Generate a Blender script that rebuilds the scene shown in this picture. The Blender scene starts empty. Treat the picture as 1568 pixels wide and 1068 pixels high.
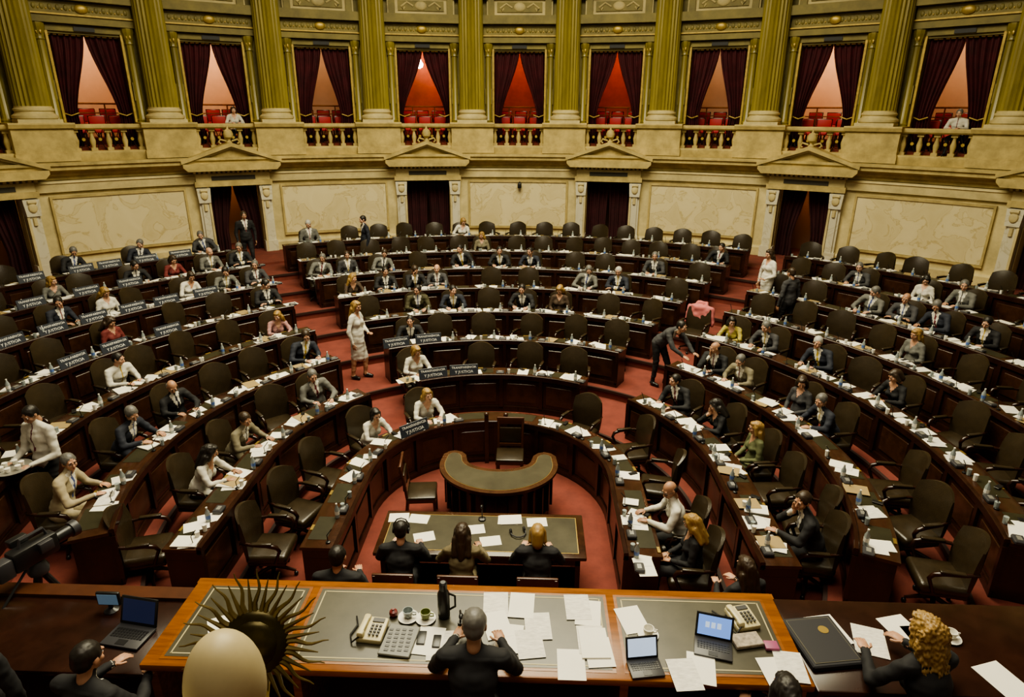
import bpy, bmesh, math, random
import numpy as np
from mathutils import Vector, Matrix, Euler, noise
random.seed(7)
C=5.8
PI=math.pi
rad=math.radians
sc=bpy.context.scene
COL=bpy.context.collection
# ------------------------------------------------------------ camera
cd=bpy.data.cameras.new('camera'); cam=bpy.data.objects.new('camera',cd); COL.objects.link(cam)
cd.lens=1010/1600*36; cd.sensor_width=36; cd.clip_end=200
cam.matrix_world=Matrix.Translation((0.6,0,C))@Euler((rad(70),0,rad(1.9))).to_matrix().to_4x4()@Matrix.Rotation(rad(.3),4,'Z')
sc.camera=cam
# ------------------------------------------------------------ materials
_m={}
def mat(name,col,rough=.6,metal=0,var=0.0,scale=6,bump=0,bscale=None,emit=None,es=0,spec=None,trans=0,detail=4,stretch=None,col2=None):
    if name in _m: return _m[name]
    m=bpy.data.materials.new(name); m.use_nodes=True; nt=m.node_tree; b=nt.nodes['Principled BSDF']
    b.inputs['Base Color'].default_value=(*col,1); b.inputs['Roughness'].default_value=rough; b.inputs['Metallic'].default_value=metal
    if spec is not None: b.inputs['Specular IOR Level'].default_value=spec
    if trans: b.inputs['Transmission Weight'].default_value=trans
    m.diffuse_color=(*col,1)
    if var or bump or col2:
        tc=nt.nodes.new('ShaderNodeTexCoord'); mp=nt.nodes.new('ShaderNodeMapping'); nt.links.new(tc.outputs['Object'],mp.inputs[0])
        if stretch: mp.inputs['Scale'].default_value=stretch
        n=nt.nodes.new('ShaderNodeTexNoise'); n.inputs['Scale'].default_value=scale; n.inputs['Detail'].default_value=detail; n.inputs['Roughness'].default_value=.65
        nt.links.new(mp.outputs[0],n.inputs['Vector'])
        if var or col2:
            r=nt.nodes.new('ShaderNodeValToRGB'); r.color_ramp.elements[0].position=.3; r.color_ramp.elements[1].position=.7
            c2=col2 or tuple(min(1,c*(1+var)) for c in col)
            c1=col if col2 else tuple(c*(1-var) for c in col)
            r.color_ramp.elements[0].color=(*c1,1); r.color_ramp.elements[1].color=(*c2,1)
            nt.links.new(n.outputs['Fac'],r.inputs[0]); nt.links.new(r.outputs[0],b.inputs['Base Color'])
        if bump:
            n2=nt.nodes.new('ShaderNodeTexNoise'); n2.inputs['Scale'].default_value=bscale or scale*5; n2.inputs['Detail'].default_value=3
            nt.links.new(mp.outputs[0],n2.inputs['Vector'])
            bp=nt.nodes.new('ShaderNodeBump'); bp.inputs['Strength'].default_value=bump; bp.inputs['Distance'].default_value=.01
            nt.links.new(n2.outputs['Fac'],bp.inputs['Height']); nt.links.new(bp.outputs[0],b.inputs['Normal'])
    if emit:
        b.inputs['Emission Color'].default_value=(*emit,1); b.inputs['Emission Strength'].default_value=es
    _m[name]=m; return m
def marble(name,c1,c2,vein):
    m=bpy.data.materials.new(name); m.use_nodes=True; nt=m.node_tree; b=nt.nodes['Principled BSDF']; b.inputs['Roughness'].default_value=.35
    tc=nt.nodes.new('ShaderNodeTexCoord'); n=nt.nodes.new('ShaderNodeTexNoise'); n.inputs['Scale'].default_value=1.5; n.inputs['Detail'].default_value=10; n.inputs['Distortion'].default_value=1.0
    nt.links.new(tc.outputs['Object'],n.inputs['Vector'])
    r=nt.nodes.new('ShaderNodeValToRGB'); e=r.color_ramp.elements; e[0].position=.25; e[0].color=(*c2,1); e[1].position=.75; e[1].color=(*c1,1)
    a=e.new(.48); a.color=(*[(p+q)/2 for p,q in zip(c1,c2)],1); a=e.new(.5); a.color=(*vein,1); a=e.new(.52); a.color=(*[(p*.7+q*.3) for p,q in zip(c1,c2)],1)
    nt.links.new(n.outputs['Fac'],r.inputs[0]); nt.links.new(r.outputs[0],b.inputs['Base Color'])
    return m
STONE=mat('stone_ochre',(.42,.33,.13),.7,var=.3,scale=2.5,bump=.25,bscale=30)
STONE2=mat('stone_cream',(.54,.455,.225),.65,var=.22,scale=2,bump=.2,bscale=30)
COLM=mat('column_olive_marble',(.24,.195,.035),.33,var=.32,scale=1.6,stretch=(1,1,.25))
OLW=mat('wall_olive',(.20,.165,.042),.55,var=.28,scale=2)
PANEL=marble('marble_panel',(.70,.62,.37),(.56,.475,.25),(.50,.41,.20))
WHITEM=marble('marble_white',(.62,.59,.45),(.56,.52,.38),(.48,.44,.30))
GOLD=mat('gilded_plaster',(.42,.30,.07),.4,metal=.35,var=.25,scale=8)
BRASS=mat('brass',(.75,.55,.18),.3,metal=.9)
BRONZE=mat('dark_bronze',(.05,.04,.015),.35,metal=.8,var=.3,scale=10)
CURT=mat('burgundy_velvet',(.06,.006,.011),.8,var=.35,scale=3)
CURTD=mat('dark_red_velvet',(.036,.004,.007),.85,var=.3,scale=3)
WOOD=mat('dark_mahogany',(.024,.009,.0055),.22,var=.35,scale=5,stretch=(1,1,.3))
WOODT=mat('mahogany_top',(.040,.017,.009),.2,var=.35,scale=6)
WOODO=mat('varnished_oak',(.21,.072,.013),.26,var=.32,scale=7,stretch=(.35,3,3))
LEAT=mat('brown_leather',(.030,.021,.011),.3,var=.25,scale=5,bump=.2,bscale=60)
INSET=mat('green_desk_leather',(.028,.026,.014),.36,var=.2,scale=6)
DINSET=mat('dark_green_desk_leather',(.060,.055,.036),.3,var=.25,scale=3)
CARPET=mat('red_carpet',(.150,.034,.024),.95,var=.22,scale=3,bump=.3,bscale=90)
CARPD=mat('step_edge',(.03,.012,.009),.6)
PAPER=mat('white_paper',(.76,.74,.66),.7,var=.04,scale=3)
PAPER2=mat('printed_paper',(.64,.62,.56),.7,var=.16,scale=60,detail=2,stretch=(.3,1,1))
FOLD=mat('manila_folder',(.30,.22,.10),.6)
BLACK=mat('black_plastic',(.012,.012,.013),.35)
DGREY=mat('dark_grey_plastic',(.04,.04,.045),.4)
SILV=mat('brushed_silver',(.45,.45,.42),.35,metal=.7)
CREAMP=mat('cream_plastic',(.54,.48,.28),.4)
GLASS=mat('clear_bottle_plastic',(.28,.32,.32),.1,spec=.8)
BLUEL=mat('blue_label',(.1,.18,.45),.5)
REDUP=mat('red_upholstery',(.36,.015,.022),.6)
SCREEN=mat('lit_screen',(.05,.1,.3),.3,emit=(.25,.45,1),es=.8)
SCRW=mat('lit_document_screen',(.5,.6,.7),.3,emit=(.6,.75,1),es=.7)
CEIL=mat('ceiling_plaster',(.5,.44,.3),.8,var=.1,scale=1)
PINK=mat('pink_jacket_cloth',(.50,.15,.15),.8)
# ------------------------------------------------------------ mesh builder
class MB:
    def __init__(s,name): s.n=name; s.v=[]; s.f=[]; s.mi=[]; s.mats=[]
    def M(s,m):
        if m not in s.mats: s.mats.append(m)
        return s.mats.index(m)
    def add(s,vs,fs,m,T=None):
        o=len(s.v); i=s.M(m)
        if T is not None: vs=[T@Vector(v) for v in vs]
        s.v.extend([tuple(v) for v in vs]); s.f.extend([tuple(o+j for j in f) for f in fs]); s.mi.extend([i]*len(fs)); return s
    def box(s,c,d,m,rz=0,T=None,taper=1):
        x,y,z=d[0]/2,d[1]/2,d[2]/2
        vs=[]
        for sz in (-1,1):
            t=taper if sz>0 else 1
            for a,b in((-1,-1),(1,-1),(1,1),(-1,1)): vs.append(Vector((a*x*t,b*y*t,sz*z)))
        L=Matrix.Translation(c)@Matrix.Rotation(rz,4,'Z')
        if T is not None: L=T@L
        return s.add(vs,[(3,2,1,0),(4,5,6,7),(0,1,5,4),(1,2,6,5),(2,3,7,6),(3,0,4,7)],m,L)
    def rbox(s,c,d,m,r=.03,seg=2,T=None,rot=None):
        bm=bmesh.new(); bmesh.ops.create_cube(bm,size=1); bmesh.ops.scale(bm,vec=d,verts=bm.verts)
        bmesh.ops.bevel(bm,geom=bm.edges[:],offset=min(r,min(d)*.49),segments=seg,profile=.5,affect='EDGES')
        L=Matrix.Translation(c)
        if rot is not None: L=L@rot
        if T is not None: L=T@L
        bm.verts.index_update()
        s.add([v.co.copy() for v in bm.verts],[[v.index for v in f.verts] for f in bm.faces],m,L); bm.free(); return s
    def lathe(s,prof,m,T=None,n=16,flute=0):
        vs=[];fs=[];k=len(prof)
        for (r,z) in prof:
            for j in range(n):
                a=2*PI*j/n; rr=r*(1-flute*(j%2)) ; vs.append(Vector((rr*math.cos(a),rr*math.sin(a),z)))
        for i in range(k-1):
            for j in range(n):
                fs.append((i*n+j,i*n+(j+1)%n,(i+1)*n+(j+1)%n,(i+1)*n+j))
        fs.append(tuple(range(n-1,-1,-1))); fs.append(tuple((k-1)*n+j for j in range(n)))
        return s.add(vs,fs,m,T)
    def prism(s,pts,y0,y1,m,T=None):
        n=len(pts); vs=[Vector((x,y0,z)) for x,z in pts]+[Vector((x,y1,z)) for x,z in pts]
        fs=[tuple(range(n)),tuple(range(2*n-1,n-1,-1))]+[(i,i+n,(i+1)%n+n,(i+1)%n) for i in range(n)]
        return s.add(vs,fs,m,T)
    def poly(s,pts,z0,z1,m,T=None):
        n=len(pts); vs=[Vector((x,y,z0)) for x,y in pts]+[Vector((x,y,z1)) for x,y in pts]
        fs=[tuple(range(n-1,-1,-1)),tuple(range(n,2*n))]+[(i,(i+1)%n,(i+1)%n+n,i+n) for i in range(n)]
        return s.add(vs,fs,m,T)
    def sweep(s,prof,path,m):
        n=len(prof); vs=[];fs=[]
        for p in path:
            for d,z in prof:
                x,y=p(d); vs.append(Vector((x,y,z)))
        for i in range(len(path)-1):
            for j in range(n):
                fs.append((i*n+j,i*n+(j+1)%n,(i+1)*n+(j+1)%n,(i+1)*n+j))
        fs.append(tuple(range(n-1,-1,-1))); fs.append(tuple((len(path)-1)*n+j for j in range(n)))
        return s.add(vs,fs,m)
    def tube(s,pts,rr,m,n=8,T=None,cap=True):
        pts=[Vector(p) for p in pts]
        if not isinstance(rr,(list,tuple)): rr=[rr]*len(pts)
        vs=[];fs=[]; up=None
        for i,p in enumerate(pts):
            d=(pts[min(i+1,len(pts)-1)]-pts[max(i-1,0)]).normalized()
            if up is None: up=Vector((0,0,1)) if abs(d.z)<.9 else Vector((0,1,0))
            u=d.cross(up)
            if u.length<1e-4: u=d.cross(Vector((1,0,0)))
            u.normalize(); w=u.cross(d).normalized(); up=w
            for j in range(n):
                a=2*PI*j/n; vs.append(p+(u*math.cos(a)+w*math.sin(a))*rr[i])
        for i in range(len(pts)-1):
            for j in range(n): fs.append((i*n+j,i*n+(j+1)%n,(i+1)*n+(j+1)%n,(i+1)*n+j))
        fs.append(tuple(range(n-1,-1,-1))); fs.append(tuple((len(pts)-1)*n+j for j in range(n)))
        return s.add(vs,fs,m,T)
    def ell(s,c,r,m,T=None,nu=16,nv=10,rot=None):
        vs=[Vector((0,0,-1))];fs=[]
        for i in range(1,nv):
            t=PI*i/nv
            for j in range(nu):
                a=2*PI*j/nu; vs.append(Vector((math.sin(t)*math.cos(a),math.sin(t)*math.sin(a),-math.cos(t))))
        vs.append(Vector((0,0,1)))
        for j in range(nu):
            fs.append((0,1+(j+1)%nu,1+j)); 
            for i in range(nv-2): a=1+i*nu; fs.append((a+j,a+(j+1)%nu,a+nu+(j+1)%nu,a+nu+j))
            a=1+(nv-2)*nu; fs.append((a+j,a+(j+1)%nu,len(vs)-1))
        L=Matrix.Translation(c)
        if rot is not None: L=L@rot
        L=L@Matrix.Diagonal((*r,1))
        if T is not None: L=T@L
        return s.add(vs,fs,m,L)
    def caps(s,p0,r0,p1,r1,m):
        p0=Vector(p0);p1=Vector(p1);d=(p1-p0); L=max(d.length,1e-4); d/=L
        pts=[];rr=[]
        for t in (-.98,-.8,-.4): pts.append(p0+d*r0*t); rr.append(r0*math.sqrt(max(0,1-t*t)))
        for i in range(5):
            t=i/4; pts.append(p0+d*L*t); rr.append(r0+(r1-r0)*t)
        for t in (.4,.8,.98): pts.append(p1+d*r1*t); rr.append(r1*math.sqrt(max(0,1-t*t)))
        return s.tube(pts,rr,m,12)
    def mesh(s,smooth=True,ang=35):
        me=bpy.data.meshes.new(s.n); me.from_pydata(s.v,[],s.f)
        for m in s.mats: me.materials.append(m)
        me.polygons.foreach_set('material_index',s.mi)
        bm=bmesh.new(); bm.from_mesh(me); bmesh.ops.recalc_face_normals(bm,faces=bm.faces); bm.to_mesh(me); bm.free()
        if smooth:
            me.shade_smooth(); me.set_sharp_from_angle(angle=rad(ang))
        me.update(); return me
    def obj(s,loc=None,rz=0,smooth=True,parent=None,name=None,ang=35):
        return inst(s.mesh(smooth,ang),name or s.n,loc,rz,parent)
def inst(me,name,loc=None,rz=0,parent=None,scale=None):
    o=bpy.data.objects.new(name,me); COL.objects.link(o)
    if loc is not None: o.location=loc
    o.rotation_euler[2]=rz
    if scale: o.scale=scale if hasattr(scale,'__len__') else (scale,)*3
    if parent: o.parent=parent
    return o
def empty(name,loc=(0,0,0),rz=0,scale=1):
    o=bpy.data.objects.new(name,None); COL.objects.link(o); o.location=loc; o.rotation_euler[2]=rz; o.scale=(scale,)*3; o.empty_display_size=.2; return o
# ------------------------------------------------------------ arcs
WC=6.7; RC=8.3
def wpath(a0,a1,n,c=WC):
    out=[]
    for i in range(n+1):
        a=rad(a0+(a1-a0)*i/n)
        out.append(lambda d,a=a:(d*math.sin(a),c+d*math.cos(a)))
    return out
def WT(adeg,r,z=0):
    a=rad(adeg); return Matrix.Translation((r*math.sin(a),WC+r*math.cos(a),z))@Matrix.Rotation(-a,4,'Z')
ST=10.8
# ---- lower wall
doors=[-54,-32.4,-10.8,10.8,32.4,54]
DH=2.53
segs=[];prev=-78
for d in doors: segs.append((prev,d-DH)); prev=d+DH
segs.append((prev,78))
w=MB('wall_lower')
for a0,a1 in segs:
    n=max(3,int((a1-a0)/1.2))
    w.sweep([(17,0),(17.6,0),(17.6,4.1),(17,4.1)],wpath(a0,a1,n),STONE2)
    w.sweep([(16.9,1.3),(17.05,1.3),(17.05,1.72),(16.95,1.72),(16.9,1.66)],wpath(a0+.9,a1-.9,n),STONE2)
    p0,p1=max(a0,-76)+2.0,min(a1,76)-2.0
    if p1-p0>4:
        w.sweep([(16.95,1.95),(17.03,1.95),(17.03,3.5),(16.95,3.5)],wpath(p0+.5,p1-.5,n),PANEL)
        for z in (1.88,3.5): w.sweep([(16.91,z),(17.03,z),(17.03,z+.06),(16.91,z+.06)],wpath(p0+.28,p1-.28,n),STONE)
        for q in (p0+.28,p1-.48): w.sweep([(16.91,1.95),(17.03,1.95),(17.03,3.5),(16.91,3.5)],wpath(q,q+.2,1),STONE)
w.sweep([(17,3.58),(17.6,3.58),(17.6,4.45),(17,4.45)],wpath(-78,78,130),STONE2)
w.obj()
w=MB('trim_1')
w.sweep([(16.88,3.68),(17.02,3.68),(17.02,3.98),(16.86,3.98),(16.82,3.92),(16.86,3.90)],wpath(-78,78,130),STONE2)
w.sweep([(16.9,4.0),(17.02,4.0),(17.02,4.48),(16.45,4.48),(16.45,4.40),(16.52,4.36),(16.52,4.28),(16.72,4.22),(16.78,4.12),(16.88,4.08)],wpath(-78,78,130),STONE)
w.sweep([(16.86,4.48),(17.3,4.48),(17.3,4.74),(16.86,4.74),(16.82,4.7),(16.82,4.66)],wpath(-78,78,130),STONE)
w.obj()
w=MB('trim_2')
for i in range(-7,7):
    a=i*ST+5.4
    if abs(a)>76: continue
    n=6
    w.sweep([(16.78,4.48),(17.7,4.48),(17.7,5.42),(16.78,5.42)],wpath(a-2.45,a+2.45,n),STONE)
    w.sweep([(16.70,5.36),(17.7,5.36),(17.7,5.50),(16.68,5.50),(16.66,5.46)],wpath(a-2.6,a+2.6,n),STONE)
    w.sweep([(16.72,4.5),(17.7,4.5),(17.7,4.72),(16.72,4.72)],wpath(a-2.55,a+2.55,n),STONE)
for i in range(-6,7):
    a=i*ST
    w.sweep([(16.92,5.32),(17.26,5.32),(17.26,5.46),(16.92,5.46),(16.88,5.42),(16.88,5.36)],wpath(a-2.95,a+2.95,4),STONE)
    for j in range(5):
        xo=(j-2)*.41; T=WT(a+math.degrees(xo/17.1),17.08)
        w.box((0,0,4.78),(.16,.16,.08),STONE,T=T); w.box((0,0,5.28),(.16,.16,.08),STONE,T=T)
        w.lathe([(.06,4.8),(.05,4.85),(.075,4.97),(.078,5.02),(.045,5.15),(.042,5.19),(.06,5.24)],STONE,T,n=12)
    for j in range(4):
        xo=(j-1.5)*.41; T=WT(a+math.degrees(xo/17.1),17.14)
        w.tube([(-.11,0,4.76),(.11,0,5.33)],.011,BRONZE,5,T); w.tube([(.11,0,4.76),(-.11,0,5.33)],.011,BRONZE,5,T)
        w.lathe([(.045,-.01),(.045,.01)],GOLD,T@Matrix.Translation((0,-.01,5.045))@Matrix.Rotation(PI/2,4,'X'),n=12)
w.obj()
# ---- upper wall
w=MB('wall_upper')
WH=2.83
prev=-78
for i in range(-7,8):
    a=i*ST
    if abs(a)>72: continue
    w.sweep([(17.6,4.5),(17.95,4.5),(17.95,7.9),(17.6,7.9)],wpath(prev,a-WH,6),OLW); prev=a+WH
w.sweep([(17.6,4.5),(17.95,4.5),(17.95,7.9),(17.6,7.9)],wpath(prev,78,4),OLW)
w.sweep([(17.6,7.8),(17.95,7.8),(17.95,14),(17.6,14)],wpath(-78,78,130),OLW)
w.obj()
w=MB('trim_3')
for i in range(-6,7):
    a=i*ST; T=WT(a,17.6)
    for sx in (-1,1):
        w.box((sx*.9,-.04,6.3),(.06,.1,3.2),GOLD,T=T)
        Tp=T@Matrix.Translation((sx*1.07,-.1,0))
        w.lathe([(.15,5.3),(.15,5.5),(.12,5.52),(.14,5.56),(.105,5.62),(.095,7.6),(.12,7.63),(.10,7.68),(.16,7.9),(.17,7.92),(.17,8.03)],COLM,Tp,n=20,flute=.08)
        w.box((0,0,5.05),(.32,.3,.5),OLW,T=Tp); w.box((0,0,6.35),(.23,.08,.5),OLW,T=Tp)
        for q in range(5): w.ell((.07*math.cos(q*1.26),.1*math.sin(q*1.26)-.03,7.8),(.035,.03,.07),GOLD,Tp,6,5)
    w.box((0,-.05,7.93),(1.9,.1,.14),OLW,T=T)
    w.box((0,-.12,7.93),(.5,.03,.11),BLACK,T=T)
    w.box((0,-.12,8.14),(2.5,.3,.2),OLW,T=T); w.box((0,-.15,8.25),(2.56,.36,.04),GOLD,T=T)
    w.box((0,-.1,8.42),(2.44,.24,.32),OLW,T=T)
    for j in range(13):
        x=(j-6)*.18; w.ell((x,-.22,8.42),(.05,.03,.075) ,OLW,T,8,6)
        if j<12: w.ell((x+.09,-.22,8.38),(.022,.03,.03),GOLD,T,6,5)
    w.ell((0,-.24,8.42),(.17,.06,.12),GOLD,T)
    w.prism([(-1.28,8.6),(1.28,8.6),(1.36,8.72),(1.36,8.8),(1.3,8.86),(-1.3,8.86),(-1.36,8.8),(-1.36,8.72)],-.45,0,OLW,T)
    for j in range(16): w.box(((j-7.5)*.16,-.33,8.64),(.07,.12,.07),OLW,T=T)
    w.box((0,-.1,9.1),(2.2,.2,.5),STONE2,T=T); w.box((0,-.22,9.12),(1.5,.05,.3),OLW,T=T); w.ell((0,-.24,9.12),(.2,.06,.14),STONE2,T)
    for sx in (-1,1):
        w.tube([(sx*.25,-.25,9.1),(sx*.45,-.25,9.22),(sx*.65,-.25,9.08),(sx*.58,-.25,9.0),(sx*.52,-.25,9.08)],.03,STONE2,6,T)
        w.box((sx*.95,-.2,9.1),(.2,.16,.5),OLW,T=T)
    w.box((0,-.15,9.42),(2.5,.34,.14),OLW,T=T)
w.obj()
# columns
cb=MB('fluted_column')
cb.box((0,0,5.54),(1.02,1.02,.1),STONE2)
cb.lathe([(.5,5.59),(.53,5.62),(.53,5.68),(.49,5.71),(.45,5.74),(.44,5.78),(.47,5.81),(.47,5.85),(.43,5.88),(.43,5.92)],STONE2,n=28)
prof=[(.42,5.92),(.42,6.0),(.405,9),(.37,12.5)]
vs=[];fs=[];N=96
for r,z in prof:
    for j in range(N):
        a=2*PI*j/N; q=(j%4); rr=r*(1-(.0,.065,.09,.065)[q]); vs.append((rr*math.cos(a),rr*math.sin(a),z))
for i in range(3):
    for j in range(N): fs.append((i*N+j,i*N+(j+1)%N,(i+1)*N+(j+1)%N,(i+1)*N+j))
cb.add(vs,fs,COLM)
cb.lathe([(.40,12.4),(.46,12.5),(.44,12.6),(.6,13.1),(.66,13.2),(.66,13.4)],GOLD,n=24)
cme=cb.mesh(ang=25)
for i in range(-6,6):
    a=i*ST+5.4; r=rad(a); inst(cme,'fluted_column',(17.22*math.sin(r),WC+17.22*math.cos(r),0),-r)
# ---- curtains
def curtain(b,W,z0,z1,op,m,T,y=0,folds=6,seed=0,apex=0):
    rnd=random.Random(seed)
    for sx in (-1,1):
        nu,nv=40,16; vs=[];fs=[]; ph=rnd.random()*6
        for i in range(nv+1):
            v=i/nv; t=min(1,v/.72); t=t*t*(3-2*t)*.6+t*.4
            xi=apex+op*W*t
            if v>.72: xi=apex+op*W*(1-.06*math.sin((v-.72)/.28*PI))
            for j in range(nu+1):
                u=j/nu; x=xi+(W-xi)*u
                vs.append(Vector((sx*x,y+.045*math.sin(u*folds*2*PI+ph+v*.6)+.02*math.sin(u*17+ph),z1+(z0-z1)*v)))
        for i in range(nv):
            for j in range(nu): k=i*(nu+1)+j; fs.append((k,k+1,k+nu+2,k+nu+1))
        b.add(vs,fs,m,T)
PC=(1,.70,.42)
boxcol={-5:(PC,40),-4:(PC,85),-3:(PC,100),-2:(PC,32),-1:((1,.42,.22),90),0:((1,.40,.20),75),1:((1,.36,.18),75),2:(PC,32),3:(PC,105),4:(PC,55),5:(PC,40)}
opn={-4:.60,-3:.60,-2:.55,-1:.85,0:.72,1:.72,2:.55,3:.66,4:.52}
RWALL=mat('box_wall_red_damask',(.42,.11,.05),.7,var=.15,scale=4); PWALL=mat('box_wall_peach_plaster',(.76,.55,.40),.8,var=.06,scale=2)
seatb=MB('red_theatre_chair')
seatb.rbox((0,0,.42),(.44,.42,.09),REDUP,.03); seatb.rbox((0,-.20,.66),(.42,.06,.36),REDUP,.03); seatb.rbox((0,-.225,.66),(.46,.04,.41),WOOD,.015)
for x in (-.2,.2):
    for yy in (-.18,.18): seatb.box((x,yy,.2),(.04,.04,.4),WOOD)
    seatb.tube([(x*1.08,-.2,.6),(x*1.08,.1,.62),(x*1.08,.18,.58),(x*1.08,.18,.4)],.018,WOOD,6)
sme=seatb.mesh()
for i in range(-5,6):
    a=i*ST; red=abs(i)<=1; m=RWALL if red else PWALL
    b=MB('box_shell')
    hw=4.9
    b.sweep([(20.4,4.7),(20.5,4.7),(20.5,8.6),(20.4,8.6)],wpath(a-hw,a+hw,6),m)
    b.sweep([(17.3,4.6),(20.5,4.6),(20.5,4.82),(17.3,4.82)],wpath(a-hw,a+hw,6),CARPET)
    b.sweep([(19.0,4.8),(20.5,4.8),(20.5,5.02),(19.0,5.02)],wpath(a-hw,a+hw,6),CARPET)
    b.sweep([(17.95,8.5),(20.5,8.5),(20.5,8.6),(17.95,8.6)],wpath(a-hw,a+hw,6),m)
    for s_ in (-1,1): b.sweep([(17.95,4.7),(20.5,4.7),(20.5,8.6),(17.95,8.6)],wpath(a+s_*hw-.12,a+s_*hw+.12,1),m)
    T=WT(a,18.9)
    b.tube([(-1.2,0,6.02),(1.2,0,6.02)],.03,WOODO,6,T); b.tube([(-1.2,0,5.75),(1.2,0,5.75)],.018,WOODO,6,T)
    for x in (-1.1,-.4,.4,1.1): b.tube([(x,0,4.8),(x,0,6.02)],.022,WOODO,6,T)
    if i==-1:
        b.lathe([(.02,7.35),(.13,7.4),(.15,7.5),(.08,7.62),(.02,7.9)],mat('lamp_glass_lit',(1,.9,.7),.4,emit=(1,.85,.55),es=30),WT(a-.25,19.6),n=12)
    if i==4:
        b.lathe([(.08,5.9),(.08,6.3),(.03,6.38),(.03,6.45)],mat('fire_extinguisher_red',(.5,.02,.02),.3),WT(a+1.2,20.2),n=12)
        b.tube([(-.05,0,6.45),(.1,0,6.48)],.02,BLACK,6,WT(a+1.2,20.2))
    b.obj(name='theatre_box')
    c=MB('burgundy_curtain'); curtain(c,.88,4.84,7.8,opn.get(i,.6),CURT,WT(a,17.78),seed=i+9)
    for sx in (-1,1): c.tube([(sx*.5,-.08,5.75),(sx*.7,-.1,5.68),(sx*.88,-.06,5.75)],.02,GOLD,6,WT(a,17.78))
    c.tube([(-.88,0,7.79),(.88,0,7.79)],.025,BRASS,6,WT(a,17.78))
    c.obj(ang=80)
    for x in (-.55,0,.55):
        for rr,zz in ((17.75+.45,4.82),(19.35,5.02)):
            T=WT(a+math.degrees(x/rr),rr); p=T.translation
            inst(sme,'red_theatre_chair',(p.x,p.y,zz),PI-rad(a)+random.uniform(-.15,.15))
    l=bpy.data.lights.new('box_lamp','POINT'); l.energy=boxcol[i][1]; l.color=boxcol[i][0]; l.shadow_soft_size=.15
    lo=bpy.data.objects.new('box_lamp',l); COL.objects.link(lo); lo.location=WT(a,19.0,8.1).translation
# ---- doors
for di,a in enumerate(doors):
    b=MB('door_%d'%(di+1)); T=WT(a,17.0)
    for sx in (-1,1):
        b.box((sx*.93,-.08,2.55),(.34,.2,2.4),WHITEM,T=T); b.box((sx*.93,-.11,1.55),(.40,.28,.4),WHITEM,T=T)
        b.box((sx*.93,-.21,2.4),(.2,.05,1.5),WHITEM,T=T)
        b.prism([(sx*.93-.17,3.1),(sx*.93+.17,3.1),(sx*.93+.2,3.55),(sx*.93-.2,3.55)],-.3,.02,WHITEM,T)
        b.ell((sx*.93,-.31,3.33),(.11,.05,.14),STONE2,T,10,8)
        b.tube([(sx*.93-.1,-.32,3.48),(sx*.93+.1,-.32,3.48)],.05,STONE2,8,T)
        b.box((sx*.79,-.02,2.5),(.06,.5,2.3),STONE2,T=T)
        b.tube([(sx*.93,-.25,3.05),(sx*.93,-.25,2.85)],.05,STONE2,8,T)
    b.box((0,-.15,3.67),(2.3,.36,.16),STONE,T=T); b.box((0,-.12,3.86),(2.2,.3,.24),STONE2,T=T)
    b.box((0,-.28,3.84),(1.3,.02,.13),mat('dark_relief',(.05,.045,.03),.6),T=T)
    for j in range(17): b.box(((j-8)*.14,-.35,4.03),(.07,.12,.06),STONE2,T=T)
    b.prism([(-1.3,4.08),(1.3,4.08),(1.42,4.2),(1.42,4.3),(-1.42,4.3),(-1.42,4.2)],-.62,.05,STONE,T)
    b.prism([(-1.3,4.3),(1.3,4.3),(0,4.76)],-.42,.05,STONE,T)
    for sx in (-1,1):
        b.prism([(sx*1.46,4.30),(sx*1.46,4.40),(0,4.92),(0,4.80)][::sx],-.64,.05,STONE,T)
        b.prism([(sx*1.3,4.30),(sx*1.3,4.36),(0,4.82),(0,4.74)][::sx],-.54,.05,STONE2,T)
    T2=T@Matrix.Translation((0,-.35,0))
    b.lathe([(.09,4.84),(.09,4.92),(.05,4.96),(.05,5.0),(.13,5.06),(.15,5.16),(.11,5.26),(.04,5.3),(.015,5.4)],STONE,T2,n=16)
    for sx in (-1,1): b.tube([(sx*.08,0,4.95),(sx*.25,0,5.0),(sx*.3,0,4.92),(sx*.24,0,4.87)],.03,STONE,6,T2)
    b.obj()
    c=MB('door_curtain'); curtain(c,.76,1.42,3.58,(.35 if abs(a)>20 else .06),CURTD,WT(a,17.35),seed=di+30,folds=5,apex=.02); c.obj(ang=80)
    b=MB('door_backing'); b.box((0,1.3,2.6),(3.2,.1,2.8),mat('corridor_wall',(.25,.14,.08),.8),T=WT(a,17.6)); b.obj(name='wall_corridor')
    if abs(a)>20:
        l=bpy.data.lights.new('corridor_lamp','POINT'); l.energy=14; l.color=(1,.5,.2); lo=bpy.data.objects.new('corridor_lamp',l); COL.objects.link(lo); lo.location=WT(a,18.1,3.3).translation
b=MB('wall_speaker'); T=WT(.2,16.95); b.tube([(0,0,3.5),(0,-.1,3.5),(0,-.14,3.42)],.03,BLACK,8,T); b.rbox((0,-.16,3.4),(.14,.16,.18),BLACK,.03,T=T); b.obj()
# ---- ceiling
b=MB('ceiling'); b.lathe([(19,13.9),(19,14.2)],CEIL,Matrix.Translation((0,WC,0)),n=64); b.obj()
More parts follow.
